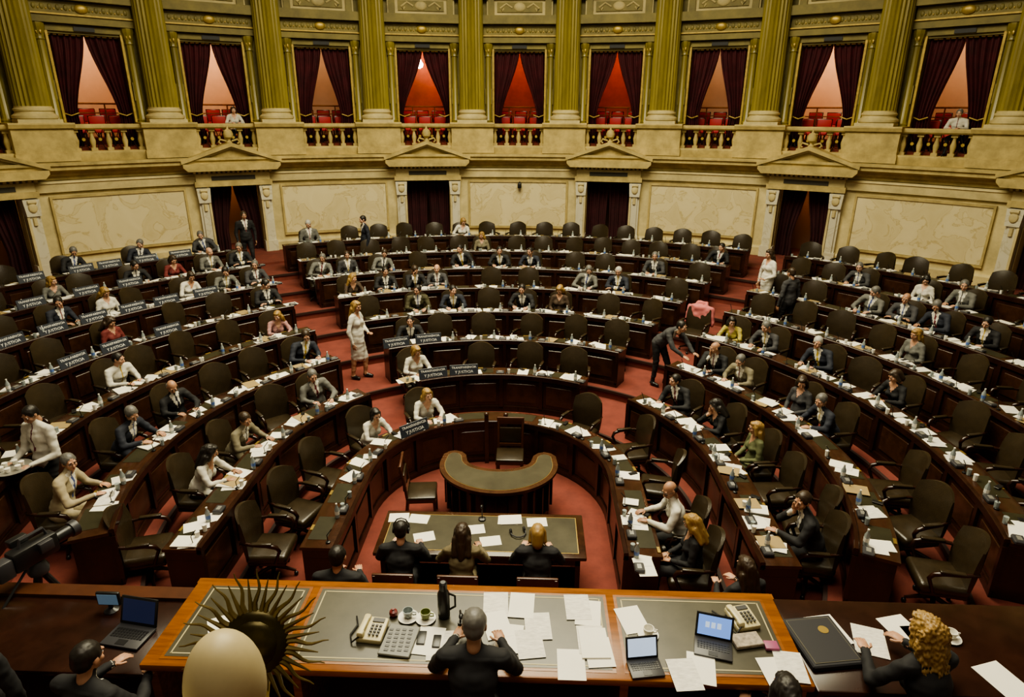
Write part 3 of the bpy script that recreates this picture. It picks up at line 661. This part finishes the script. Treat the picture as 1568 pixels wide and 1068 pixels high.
for k in range(8):
    z=TZ*k; zf=z
    for (a0,a1) in sections(k):
        b=MB('curved_desk_row'); P=rpath(k,a0,a1)
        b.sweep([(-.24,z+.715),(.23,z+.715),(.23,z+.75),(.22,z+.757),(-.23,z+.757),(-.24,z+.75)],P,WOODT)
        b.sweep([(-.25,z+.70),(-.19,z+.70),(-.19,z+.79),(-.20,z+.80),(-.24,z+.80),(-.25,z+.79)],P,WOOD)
        b.sweep([(-.21,z+.0),(-.18,z+.0),(-.18,z+.72),(-.21,z+.72)],P,WOOD)
        b.sweep([(-.24,z),(-.20,z),(-.20,z+.12),(-.23,z+.12),(-.24,z+.10)],P,WOOD)
        b.sweep([(-.18,z+.58),(.18,z+.58),(.18,z+.60),(-.18,z+.60)],P,WOOD)
        r0=rc(k); n=max(1,round(rad(a1-a0)*r0/.84)); st_=(a1-a0)/n
        for i in range(n+1):
            a=a0+st_*i; a=min(max(a,a0+.02/r0*57),a1-.02/r0*57); x,y,th=rpos(k,a,0); b.box((x,y,z+.36),(.035,.40,.72),WOOD,th)
            x,y,th=rpos(k,a,-.225); b.box((x,y,z+.4),(.07,.05,.6),WOOD,th)
        for i in range(n):
            a=a0+st_*(i+.5); x,y,th=rpos(k,a,-.218); b.rbox((x,y,z+.4),(.6,.02,.4),WOODT,.008,1,rot=Matrix.Rotation(th,4,'Z'))
            g=st_*.2; b.sweep([(-.06,z+.755),(.18,z+.755),(.18,z+.760),(-.06,z+.760)],rpath(k,a-st_/2+g,a+st_/2-g),INSET)
        if k==0:
            for a in (-5.5,5.5):
                x,y,th=rpos(k,a,-.26); b.box((x,y,.46),(.07,.08,.92),WOODT,th); b.ell((x,y,.94),(.045,.045,.035),WOODT,nu=10,nv=6)
        b.obj()
        mine=[q for q in PEOPLE if q[0]==k and a0-3<=cv(k,q[1])<=a1+3]
        seats=[]
        for q in mine: seats.append((min(max(cv(k,q[1]),a0+1),a1-1),q))
        mind=.68/ (rc(k)+.62)*57.3
        for i in range(n):
            a=a0+st_*(i+.5)
            if k==0 and abs(a)<14: continue
            if all(abs(a-s_[0])>mind for s_ in seats): seats.append((a,None))
        for a,q in seats:
            off=.60 if q else rnd.choice([.6,.64,.7,.78])
            x,y,th=rpos(k,a,off); jr=rnd.uniform(-.4,.4) if not q else rnd.uniform(-.15,.15)
            inst(CHM,'leather_armchair',(x,y,zf),th+jr)
            if q:
                fem=q[2][0]=='f'; bd=q[2]
                if bd=='m_write': bd=rnd.choice(['m_write','m_side','m_cross','m_side2','m_read','m_write'])
                if bd=='f_write': bd=rnd.choice(['f_write','f_side','f_read','f_lap'])
                person('seated_woman' if fem else 'seated_man',bd,q[3],(x,y,zf),th+jr,q[4],q[5],tie=rnd.choice([(.12,.02,.03),(.05,.07,.2),(.4,.28,.03),(.02,.02,.03)]),yaw=rnd.uniform(-40,40),pitch=rnd.uniform(-35,-5),roll=rnd.uniform(-8,8),scale=(.95 if fem else 1)*rnd.uniform(.96,1.02),glasses=rnd.random()<.3)
            def dp(da,d): return rpos(k,a+da/rc(k)*57.3,d)
            zz=z+.761
            npz=rnd.choice([2,2,3,4]) if not q else rnd.choice([3,4,5])
            if rnd.random()<.06 and not q: npz=0
            for j in range(npz):
                X,Y,t2=dp(rnd.uniform(-.38,.38),rnd.uniform(-.06,.08)); big=rnd.random()
                paper(allp,X,Y,zz+.003*j,t2+rnd.uniform(-.5,.5),*( (.21,.297) if big<.5 else (.15,.21) if big<.8 else (.3,.21)),t=rnd.choice([.002,.003,.012]),m=PAPER if rnd.random()<.65 else PAPER2)
            if rnd.random()<.3:
                X,Y,t2=dp(rnd.uniform(-.3,.3),rnd.uniform(-.05,.06)); paper(fol,X,Y,zz+.016,t2+rnd.uniform(-.4,.4),.23,.30,.006,FOLD)
            X,Y,t2=dp(-.3,-.1); mic.lathe([(.03,0),(.03,.015),(.02,.02)],BLACK,Matrix.Translation((X,Y,zz)),n=8)
            mic.tube([(X,Y,zz+.01),(X+.02*math.cos(t2),Y+.02*math.sin(t2),zz+.12),(X-.06*math.sin(t2),Y+.06*math.cos(t2)*-1,zz+.2)],.006,BLACK,5); 
            X,Y,t2=dp(.38,-.10); con.rbox((X,Y,zz+.025),(.16,.12,.05),DGREY,.012,1,rot=Matrix.Rotation(t2,4,'Z')); con.box((X,Y,zz+.052),(.08,.05,.004),SILV,t2)
            if rnd.random()<.9:
                X,Y,t2=dp(rnd.uniform(.1,.28),rnd.uniform(-.13,-.06)); T=Matrix.Translation((X,Y,zz))
                bot.lathe([(.03,0),(.032,.02),(.032,.13),(.012,.18),(.012,.2)],GLASS,T,n=8); bot.lathe([(.033,.05),(.033,.10)],BLUEL if rnd.random()<.5 else PAPER,T,n=8); bot.lathe([(.013,.195),(.013,.212)],PAPER,T,n=6)
            for _ in range(2):
                if rnd.random()<.6:
                    X,Y,t2=dp(rnd.uniform(-.4,.05),rnd.uniform(-.14,-.06)); gls.lathe([(.025,0),(.03,.09)],GLASS if rnd.random()<.6 else PAPER,Matrix.Translation((X,Y,zz)),n=8)
            if rnd.random()<.5:
                X,Y,t2=dp(rnd.uniform(-.2,.3),rnd.uniform(.08,.15)); phn.rbox((X,Y,zz+.02),(.065,.13,.01),BLACK,.004,1,rot=Matrix.Rotation(t2+rnd.uniform(-1,1),4,'Z'))
            X,Y,t2=dp(0,.195); brs.box((X,Y,zz+.002),(.11,.035,.006),BRASS,t2)
for o in (allp,bot,mic,brs,fol,phn,gls,con): o.obj()
# placards
SIGN=mat('placard_dark',(.025,.03,.042),.5); SIGNW=mat('placard_lettering',(.75,.75,.72),.6)
pl=MB('desk_placard'); TR=Matrix.Translation((0,0,.115))@Matrix.Rotation(rad(14),4,'X')
pl.rbox((0,0,0),(.56,.018,.21),SIGN,.006,1,T=TR)
pl.box((0,-.05,-.105),(.3,.1,.008),SIGN,T=Matrix.Translation((0,0,.115)))
for txt,zz,sz in (('TRANSPARENCIA',.03,.062),('Y JUSTICIA',-.062,.075)):
    tcv=bpy.data.curves.new('t','FONT'); tcv.body=txt; tcv.size=sz; tcv.align_x='CENTER'; tcv.extrude=.002; tcv.resolution_u=1
    to=bpy.data.objects.new('t',tcv); COL.objects.link(to); dg=bpy.context.evaluated_depsgraph_get(); tm=bpy.data.meshes.new_from_object(to.evaluated_get(dg))
    L=TR@Matrix.Translation((0,.0115,zz))@Matrix.Rotation(PI,4,'Z')@Matrix.Rotation(PI/2,4,'X')
    pl.add([v.co.copy() for v in tm.vertices],[tuple(p.vertices) for p in tm.polygons],SIGNW,L)
    bpy.data.objects.remove(to); bpy.data.meshes.remove(tm)
PLM=pl.mesh(False)
for k,a in [(5,-69),(5,-64),(5,-59),(5,-54.5),(5,-49),(6,-60),(7,-57),(7,-54),(7,-50),(7,-62),(5,-74),(4,-74),(6,-66),(2,-27),(2,-19),(1,-22),(1,-12),(0,-46),(7,-46),(4,-68),(6,-55),(4,-60)]:
    x,y,th=rpos(k,a,-.14); inst(PLM,'desk_placard',(x,y,TZ*k+.76),th)
# pink jacket over chair
x,y,z=4.35,14.4,TZ*3
b=MB('pink_jacket'); th=PI-math.atan2(x,y-RC)
b.rbox((0,-.30,.86),(.50,.14,.40),PINK,.07,3); b.caps((-.27,-.3,.98),.06,(-.31,-.28,.62),.05,PINK); b.caps((.27,-.3,.98),.06,(.31,-.28,.62),.05,PINK); b.tube([(-.16,-.26,1.0),(-.1,-.36,1.1),(.1,-.36,1.1),(.16,-.26,1.0)],[.03,.05,.05,.03],PINK,8)
me=remesh(b,.02,3); me.materials.clear(); me.materials.append(PINK)
nn=[v.normal.copy() for v in me.vertices]
for v,q in zip(me.vertices,nn): v.co+=q*.02*noise.noise(v.co*11)
inst(me,'pink_jacket',(x,y,z),th); inst(CHM,'leather_armchair',(x,y,z),th)
# ------------------------------------------------------------ standing people
def face(x,y,tx,ty): return math.atan2(-(tx-x),(ty-y))
person('standing_woman','f_stand','long',(-3.12,12.85,TZ*2),face(-3.1,12.8,-1,12.2),WHT,HBL,legs=WHT,yaw=-10)
person('standing_man','m_stand','short',(-4.55,19.55,TZ*6),face(-5,22,-8,20),NAVY,HB)
person('standing_man','m_stand','short',(-7.95,18.9,TZ*7),face(-8.5,20.6,-2,12),BLK,HBR)
person('standing_woman','f_stand','long',(6.45,16.0,TZ*5),face(7.6,19,3,17),WHT,HBR,legs=WHT)
person('standing_man','m_stand','short',(6.55,14.75,TZ*4),face(7.6,17,6,20),GREY,HBR)
person('standing_man','m_bend','short',(3.30,12.75,TZ*2),face(3.3,12.75,4.2,11.9),GREY,HB)
w_=person('waiter','m_carry','short',(-6.05,7.6,TZ*2),face(-6,7.7,-6.6,5),WHT,HB,shirt=WHT,yaw=0,pitch=-25,skin=(.36,.20,.125))
t=MB('serving_tray'); t.lathe([(.02,0),(.20,0),(.23,.02),(.22,.022),(.19,.008),(.02,.008)],SILV,n=24)
for j in range(6):
    a=j*1.05; t.lathe([(.02,.01),(.028,.02),(.035,.07),(.03,.07)],PAPER,Matrix.Translation((.11*math.cos(a),.11*math.sin(a),0)),n=10)
o=t.obj(parent=w_,name='serving_tray'); o.location=(0,.46,1.03)
for a,r,nm,bd,hr,top,hc in [(-31.2,17.62,'seated_woman','f_write','bob',WHT,HBR),(44.2,17.62,'seated_man','m_shirt','short',WHT,HGR)]:
    p=WT(a,r).translation; person(nm,bd,hr,(p.x,p.y,4.72),PI-rad(a),top,hc,scale=.95)
# ------------------------------------------------------------ well: half-moon desk
MX,MY=.12,8.66
pts=[]; 
for i in range(41):
    t=PI+PI*i/40; pts.append((MX+.9*math.cos(t),MY+.84*math.sin(t)))
for i in range(1,7):
    t=PI*i/6; pts.append((MX+.9-.2+.2*math.cos(t),MY+.25*math.sin(t)+.12))
for i in range(1,16):
    t=-PI*i/16; pts.append((MX+.5*math.cos(t),MY+.12+.30*math.sin(t)))
for i in range(6):
    t=PI*i/6; pts.append((MX-.9+.2+.2*math.cos(t),MY+.25*math.sin(t)+.12))
def shrink(pts,s_):
    n=len(pts); out=[]
    for i,(x,y) in enumerate(pts):
        ax,ay=pts[i-1]; bx,by=pts[(i+1)%n]; dx,dy=bx-ax,by-ay; L=math.hypot(dx,dy) or 1; out.append((x-dy/L*s_,y+dx/L*s_))
    return out
b=MB('half_moon_desk')
WM=mat('walnut_moon',(.06,.026,.012),.25,var=.3,scale=5)
b.poly(pts,.74,.78,WM); b.poly(shrink(pts,.04),.70,.74,WM); b.poly(shrink(pts,.076),.76,.784,mat('aged_brass',(.4,.28,.1),.4,metal=.7)); b.poly(shrink(pts,.082),.76,.787,DINSET)
b.poly(shrink(pts,.14),.10,.70,WOOD); b.poly(shrink(pts,.11),.04,.12,WM)
for i in range(2,40,3):
    t=PI+PI*i/40; b.box((MX+.775*math.cos(t),MY+.715*math.sin(t),.4),(.03,.12,.5),WOODT,t+PI/2)
b.obj()
inst(SCHM,'wooden_side_chair',(.26,9.50,0),PI)
inst(SCHM,'wooden_side_chair',(-1.02,8.35,0),-PI/2+.1)
b=MB('stenographers_table')
b.rbox((0,6.92,.745),(2.6,.9,.05),WOODT,.012); b.box((0,6.92,.771),(2.42,.74,.004),BRASS); b.box((0,6.92,.773),(2.40,.72,.005),DINSET)
b.box((0,7.3,.4),(2.4,.04,.64),WOOD); b.box((0,6.92,.66),(2.45,.76,.12),WOOD)
for x in (-1.2,1.2):
    b.box((x,6.92,.36),(.06,.76,.7),WOOD)
b.obj()
it=MB('stenography_papers')
for x,y,r in [(-1.12,7.2,.1),(-.85,7.18,-.1),(.32,7.2,0),(.70,7.17,.1),(-.72,6.8,.3),(-.1,6.98,.2),(.12,6.75,.2)]: paper(it,x,y,.776,r,.26,.19)
it.box((.36,7.2,.783),(.28,.2,.012),PAPER,.1); it.obj()
hp=MB('headphones'); 
for sx in (-1,1): hp.lathe([(.035,-.012),(.04,0),(.035,.012)],BLACK,Matrix.Translation((sx*.088,0,0))@Matrix.Rotation(PI/2,4,'Y'),n=14)
hp.tube([(-.092,0,0),(-.092,0,.07),(-.05,0,.128),(0,0,.142),(.05,0,.128),(.092,0,.07),(.092,0,0)],.009,DGREY,6)
HPM=hp.mesh()
o=inst(HPM,'headphones_on_table',(.45,6.95,.80)); o.rotation_euler=(PI/2,0,.3)
for x,nm,bd,hr,top,hc in [(-.90,'stenographer_man','m_hero','short',BLK,HB),(-.18,'stenographer_woman','f_hero','long',(.13,.105,.055),HBR),(.70,'stenographer_woman','m_hero','bob',BLK,HBL)]:
    e=person(nm,bd,hr,(x,6.12,0),0,top,hc,pitch=-18,scale=1.0); inst(SCHM,'wooden_side_chair',(x,6.08,0),0)
    if nm=='stenographer_man':
        o=inst(HPM,'headphones',None,0,e); o.matrix_local=Matrix.Translation(B[bd]['head'])@Euler((rad(-18),0,0)).to_matrix().to_4x4()
b=MB('table_microphone'); b.lathe([(.05,0),(.05,.02),(.02,.03)],BLACK,n=12); b.tube([(0,0,.02),(0,0,.15),(0,-.05,.22)],.007,BLACK,6); b.ell((0,-.06,.24),(.02,.03,.02),BLACK); b.obj(loc=(-.02,7.2,.776))
person('seated_man','m_write','short',(-1.42,5.42,.12),0,BLK,HB,scale=1.05); inst(SCHM,'wooden_side_chair',(-1.42,5.38,.1),0)
person('seated_woman','f_write','long',(2.95,5.55,.1),PI*.1,BLK,HBR); inst(CHM,'leather_armchair',(2.95,5.5,.1),PI*.1)
# ------------------------------------------------------------ dais
b=MB('dais_platform'); b.box((0,.9,.65),(11,7.0,1.3),CARPET); b.box((0,4.42,.68),(11,.06,1.36),WOODO); b.obj()
b=MB('presidential_desk')
X0,X1=-2.2,2.62; Y0,Y1=3.5,4.44; T0=2.05
b.rbox(((X0+X1)/2,(Y0+Y1)/2,T0-.03),(X1-X0,Y1-Y0,.06),WOODO,.015)
b.box(((X0+X1)/2,Y1-.08,1.66),(X1-X0-.1,.06,.72),WOODO); b.box(((X0+X1)/2,Y1-.03,1.99),(X1-X0+.02,.06,.1),WOODO)
for x in (X0+.06,-1.08,1.3,X1-.06): b.box((x,(Y0+Y1)/2,1.64),(.06,.84,.7),WOODO)
g=mat('gold_tooling',(.38,.33,.18),.5)
for xa,xb in ((-2.08,-1.2),(-1.14,1.24),(1.30,2.52)):
    b.box(((xa+xb)/2,(Y0+Y1)/2-.01,T0+.001),(xb-xa,.80,.004),WOODO)
    b.box(((xa+xb)/2,(Y0+Y1)/2-.01,T0+.003),(xb-xa-.05,.75,.004),DINSET)
    for s_ in (-1,1):
        b.box(((xa+xb)/2,(Y0+Y1)/2-.01+s_*.345,T0+.005),(xb-xa-.12,.010,.003),g); b.box(((xa+xb)/2+s_*((xb-xa)/2-.06),(Y0+Y1)/2-.01,T0+.005),(.010,.70,.003),g)
b.obj()
b=MB('secretary_desk'); b.rbox((4.0,4.08,1.87),(2.6,.95,.05),WOOD,.012); b.box((4.0,4.48,1.6),(2.6,.05,.56),WOODO)
for x in (2.75,5.2): b.box((x,4.08,1.6),(.05,.85,.56),WOOD)
b.obj()
b=MB('secretary_desk'); b.rbox((-3.5,4.1,1.77),(2.4,.9,.05),WOOD,.012); b.box((-3.5,4.48,1.55),(2.4,.05,.5),WOODO)
b.box((-3.5,4.5,1.80),(2.4,.14,.05),WOODC)
for x in (-4.65,-2.35): b.box((x,4.1,1.55),(.05,.8,.45),WOOD)
b.obj()
Z=T0+.008
dp_=MB('dais_papers')
for x,y,r,m in [(.34,4.2,.05,PAPER2),(.55,4.2,-.05,PAPER),(.68,3.98,.08,PAPER2),(.46,3.85,-.1,PAPER),(.62,3.8,.15,PAPER2),(1.0,4.2,.05,PAPER2),(1.08,4.14,-.1,PAPER),(1.08,3.86,.03,PAPER2),(1.13,3.74,.1,PAPER),(.92,3.62,0,PAPER),(1.42,4.08,.25,PAPER),
    (-.14,3.8,-.1,PAPER),(-.05,3.76,.1,PAPER2),(-1.75,3.86,.5,PAPER),(1.72,3.56,.1,PAPER2),(1.85,3.62,-.2,PAPER),(2.38,3.6,.1,PAPER),(2.5,3.66,-.1,PAPER2),(.36,3.98,.3,PAPER)]:
    paper(dp_,x,y,Z+random.random()*.004,r,m=m,w=.2,h=.28)
dp_.box((1.1,3.82,Z+.008),(.21,.29,.014),PAPER,.05)
for x,y,r,z in [(3.02,4.2,.2,1.9),(3.3,4.1,-.3,1.9),(3.62,4.22,.25,1.9),(3.75,4.12,.1,1.9),(4.1,3.75,.3,1.9)]: paper(dp_,x,y,z,r,m=PAPER if r>0 else PAPER2,w=.24,h=.32)
dp_.obj()
def phone(loc,rz):
    p=MB('desk_telephone'); p.rbox((0,0,.03),(.2,.22,.05),CREAMP,.015,2,rot=Matrix.Rotation(rad(6),4,'X')); p.rbox((-.065,0,.075),(.045,.21,.03),CREAMP,.012); p.rbox((-.065,.08,.065),(.055,.055,.045),CREAMP,.015); p.rbox((-.065,-.08,.065),(.055,.055,.045),CREAMP,.015)
    for i in range(3):
        for j in range(4): p.box((.0+i*.03,-.07+j*.03,.062),(.02,.018,.008),DGREY)
    p.box((.03,.07,.066),(.09,.04,.006),DGREY)
    p.tube([(-.065,-.1,.06),(-.12,-.13,.02),(-.16,-.05,.012),(-.14,.06,.012),(-.18,.14,.012)],.007,BLACK,6); p.obj(loc=loc,rz=rz)
phone((-.58,3.86,Z),-.1); phone((2.28,4.1,Z),.25)
def laptop(loc,rz,scr,s_=1):
    p=MB('laptop_computer'); p.rbox((0,0,.012),(.32,.22,.02),DGREY,.006); 
    for i in range(11):
        for j in range(4): p.box((-.125+i*.025,-.02+j*.024,.0235),(.019,.018,.004),BLACK)
    p.box((0,-.07,.0235),(.08,.05,.003),BLACK)
    R_=Matrix.Rotation(rad(-20),4,'X'); T=Matrix.Translation((0,.11,.02))@R_
    p.rbox((0,.0,.11),(.32,.012,.22),BLACK,.004,T=T); p.box((0,-.0075,.112),(.28,.003,.175),scr,T=T)
    if scr is SCREEN:
        for i in range(3): p.box((-.06+i*.05,-.010,.12),(.035,.002,.05),SCRW,T=T)
    o=p.obj(loc=loc,rz=rz); o.scale=(s_,)*3
laptop((1.98,3.80,Z),-.25,SCREEN,.85); laptop((1.45,3.60,Z),.15,SCRW,.75); laptop((-2.62,4.0,1.8),-.15,mat('dim_screen',(.01,.012,.03),.3,emit=(.1,.15,.4),es=.08),1.05)
b=MB('small_monitor'); b.rbox((-2.95,4.3,1.92),(.2,.03,.13),BLACK,.01); b.box((-2.95,4.282,1.92),(.17,.004,.1),mat('monitor_dim',(.1,.15,.2),.3,emit=(.3,.5,.7),es=.15)); b.lathe([(.06,1.8),(.02,1.82),(.015,1.87)],BLACK,Matrix.Translation((-2.95,4.3,0)),n=10); b.obj()
b=MB('control_panel'); b.rbox((-.36,3.78,Z+.012),(.24,.3,.02),mat('panel_grey',(.13,.13,.115),.4),.005,1,rot=Matrix.Rotation(-.12,4,'Z'))
for i in range(4):
    for j in range(6): b.box((-.44+i*.05,3.68+j*.04,Z+.024),(.03,.02,.004),DGREY,-.12)
b.obj()
b=MB('thermos_flask'); b.lathe([(.045,0),(.048,.02),(.048,.22),(.03,.26),(.032,.27),(.032,.32),(.02,.33)],BLACK,n=20); b.tube([(.045,0,.22),(.09,0,.2),(.09,0,.1),(.047,0,.07)],.009,BLACK,6); b.obj(loc=(-.06,4.06,Z))
b=MB('microphone_cluster')
for i in range(3):
    x=.08+i*.045; b.lathe([(.022,0),(.022,.04)],BLACK,Matrix.Translation((x,3.96,Z)),n=10); b.tube([(x,3.96,Z+.03),(x,3.97,Z+.14),(x+.02,3.86,Z+.2)],.008,BLACK,6); b.ell((x+.022,3.84,Z+.205),(.018,.03,.018),BLACK)
b.obj()
def cup(loc,m,nm='coffee_cup'):
    b=MB(nm); b.lathe([(.02,0),(.075,.006),(.08,.014),(.02,.008)],PAPER,n=20); b.lathe([(.022,.012),(.036,.035),(.042,.075),(.037,.075),(.03,.03)],m,n=18); b.tube([(.04,0,.06),(.065,0,.055),(.062,0,.035),(.036,0,.03)],.006,m,6); b.obj(loc=loc)
cup((-.34,4.03,Z),GLASS,'glass_cup'); cup((-.2,4.02,Z),mat('green_cup',(.16,.19,.05),.4)); cup((1.52,3.92,Z),PAPER); cup((3.95,4.15,1.9),PAPER); 
b=MB('sugar_bowl'); b.lathe([(.025,0),(.035,.02),(.03,.045),(.01,.055),(.01,.065)],mat('red_ceramic',(.14,.025,.025),.3),n=14); b.obj(loc=(-.46,4.05,Z))
b=MB('mobile_phone'); b.rbox((-.2,3.82,Z+.012),(.065,.13,.01),BLACK,.005); b.rbox((-.08,3.79,Z+.012),(.06,.12,.01),BLACK,.005); b.obj()
b=MB('bound_ledger'); b.rbox((2.9,4.05,1.92),(.42,.50,.05),mat('dark_leather_cover',(.03,.03,.035),.35),.01,1,rot=Matrix.Rotation(.15,4,'Z')); b.box((2.9,4.05,1.948),(.36,.44,.003),mat('ledger_line',(.12,.11,.08),.5),.15); b.box((2.9,4.05,1.949),(.35,.43,.004),mat('dark_leather_cover2',(.035,.035,.04),.35),.15); b.lathe([(.04,0),(.04,.004)],BRASS,Matrix.Translation((2.95,4.15,1.95)),n=16); b.obj()
b=MB('pink_notebook'); b.rbox((2.42,3.84,Z+.015),(.1,.08,.025),mat('pink_cover',(.3,.07,.16),.5),.004); b.rbox((2.25,3.88,Z+.02),(.22,.13,.03),mat('printed_cover',(.3,.25,.2),.5,var=.5,scale=30),.004,1,rot=Matrix.Rotation(.2,4,'Z')); b.obj()
# dais people
person('president_man','m_hero','short',(.24,3.24,1.34),0,BLK,HGR,pitch=-20,scale=1.0)
inst(CHM,'leather_armchair',(.24,3.14,1.3),0)
person('seated_man','m_hero','short',(-2.42,3.08,1.12),-.2,BLK,HB,pitch=-15); inst(CHM,'leather_armchair',(-2.42,3.03,1.12),-.2)
person('seated_woman','f_hero','curly',(3.42,3.45,1.17),.25,BLK,HBL,pitch=-10,scale=1.05); inst(CHM,'leather_armchair',(3.44,3.38,1.15),.25)
person('seated_woman','f_write','long',(2.25,3.0,1.14),0,BLK,HB,pitch=-10); inst(CHM,'leather_armchair',(2.25,2.95,1.1),0)
person('camera_operator','m_stand','short',(-3.35,3.35,.75),.3,BLK,HB,legs=BLK)
# tv camera
b=MB('television_camera_on_tripod'); cx,cy=-3.85,4.68
hz=1.9
for j in range(3):
    a=j*2.094+.5; b.tube([(cx,cy,hz),(cx+.28*math.cos(a),cy+.28*math.sin(a),hz-.65),(cx+.55*math.cos(a),cy+.55*math.sin(a),.0)],[.03,.025,.018],BLACK,8)
b.lathe([(.08,hz-.05),(.09,hz),(.06,hz+.08)],DGREY,Matrix.Translation((cx,cy,0)),n=14)
T=Matrix.Translation((cx,cy,hz+.18))@Matrix.Rotation(-.35,4,'Z')
b.rbox((0,0,0),(.14,.4,.2),BLACK,.03,T=T); b.tube([(0,.2,0),(0,.34,0)],[.055,.06],BLACK,14,T=T); b.tube([(0,.34,0),(0,.40,0)],[.075,.08],DGREY,14,T=T); b.rbox((-.1,-.05,.12),(.08,.16,.07),BLACK,.015,T=T); b.tube([(0,-.1,.1),(0,-.08,.17),(0,.12,.17),(0,.14,.1)],.014,DGREY,6,T=T); b.rbox((0,-.26,-.02),(.12,.14,.18),DGREY,.02,T=T)
b.tube([(.02,-.1,-.12),(.1,-.4,-.3),(.12,-.6,-.34)],.012,BLACK,6,T=T); b.rbox((.12,.05,.06),(.05,.12,.1),DGREY,.01,T=T)
b.obj()
# crest
b=MB('national_arms_crest')
IV=mat('ivory_plaster',(.42,.35,.19),.5,var=.08,scale=5)
b.ell((-.56,1.86,3.72),(.148,.148,.24),IV,nu=36,nv=24); b.lathe([(.2,1.3),(.2,1.5),(.14,1.6),(.12,3.4),(.18,3.45),(.15,3.5)],GOLD,Matrix.Translation((-.56,1.86,0)),n=24)
Ts=Matrix.Translation((-.665,2.31,3.48))@Matrix.Rotation(rad(-25),4,'X')@Matrix.Rotation(rad(8),4,'Z')@Matrix.Scale(1.22,4)
b.ell((0,0,0),(.125,.035,.125),BRONZE,Ts,nu=32,nv=12); b.ell((0,-.02,0),(.09,.03,.09),BRONZE,Ts,nu=24,nv=10)
RB=mat('gilt_bronze_rays',(.14,.105,.035),.4,metal=.6,var=.3,scale=8)
for j in range(40):
    a=2*PI*j/40; pts=[];rr=[]
    L=.165 if j%2==0 else .13
    for i in range(9):
        t=i/8; r_=.11+L*t; wv_=(math.sin(t*PI*2.6)*.007 if j%2==0 else 0); pts.append((r_*math.cos(a)-wv_*math.sin(a),0,r_*math.sin(a)+wv_*math.cos(a))); rr.append(.0095*(1-t)+.002)
    b.tube(pts,rr,RB,6,Ts)
b.tube([(-.64,2.27,3.3),(-.56,1.9,3.1)],.04,GOLD,8)
b.box((-1.75,1.72,3.42),(2.3,.5,.12),STONE2); b.obj()
# ------------------------------------------------------------ lights
def area(nm,loc,size,e,col,spread=180):
    l=bpy.data.lights.new(nm,'AREA'); l.shape='DISK'; l.size=size; l.energy=e; l.color=col; l.spread=rad(spread); o=bpy.data.objects.new(nm,l); COL.objects.link(o); o.location=loc; return o
area('ceiling_skylight',(0,12,13.5),10,3700,(1,.91,.63),164)
area('dais_skylight',(0,3.0,12.5),5,560,(1,.9,.70))
wd=bpy.data.worlds.new('world'); sc.world=wd; wd.use_nodes=True; bg=wd.node_tree.nodes['Background']; bg.inputs[0].default_value=(1,.84,.56,1); bg.inputs[1].default_value=.24
try:
    sc.view_settings.view_transform='AgX'; sc.view_settings.look='AgX - Medium High Contrast'
except Exception: pass
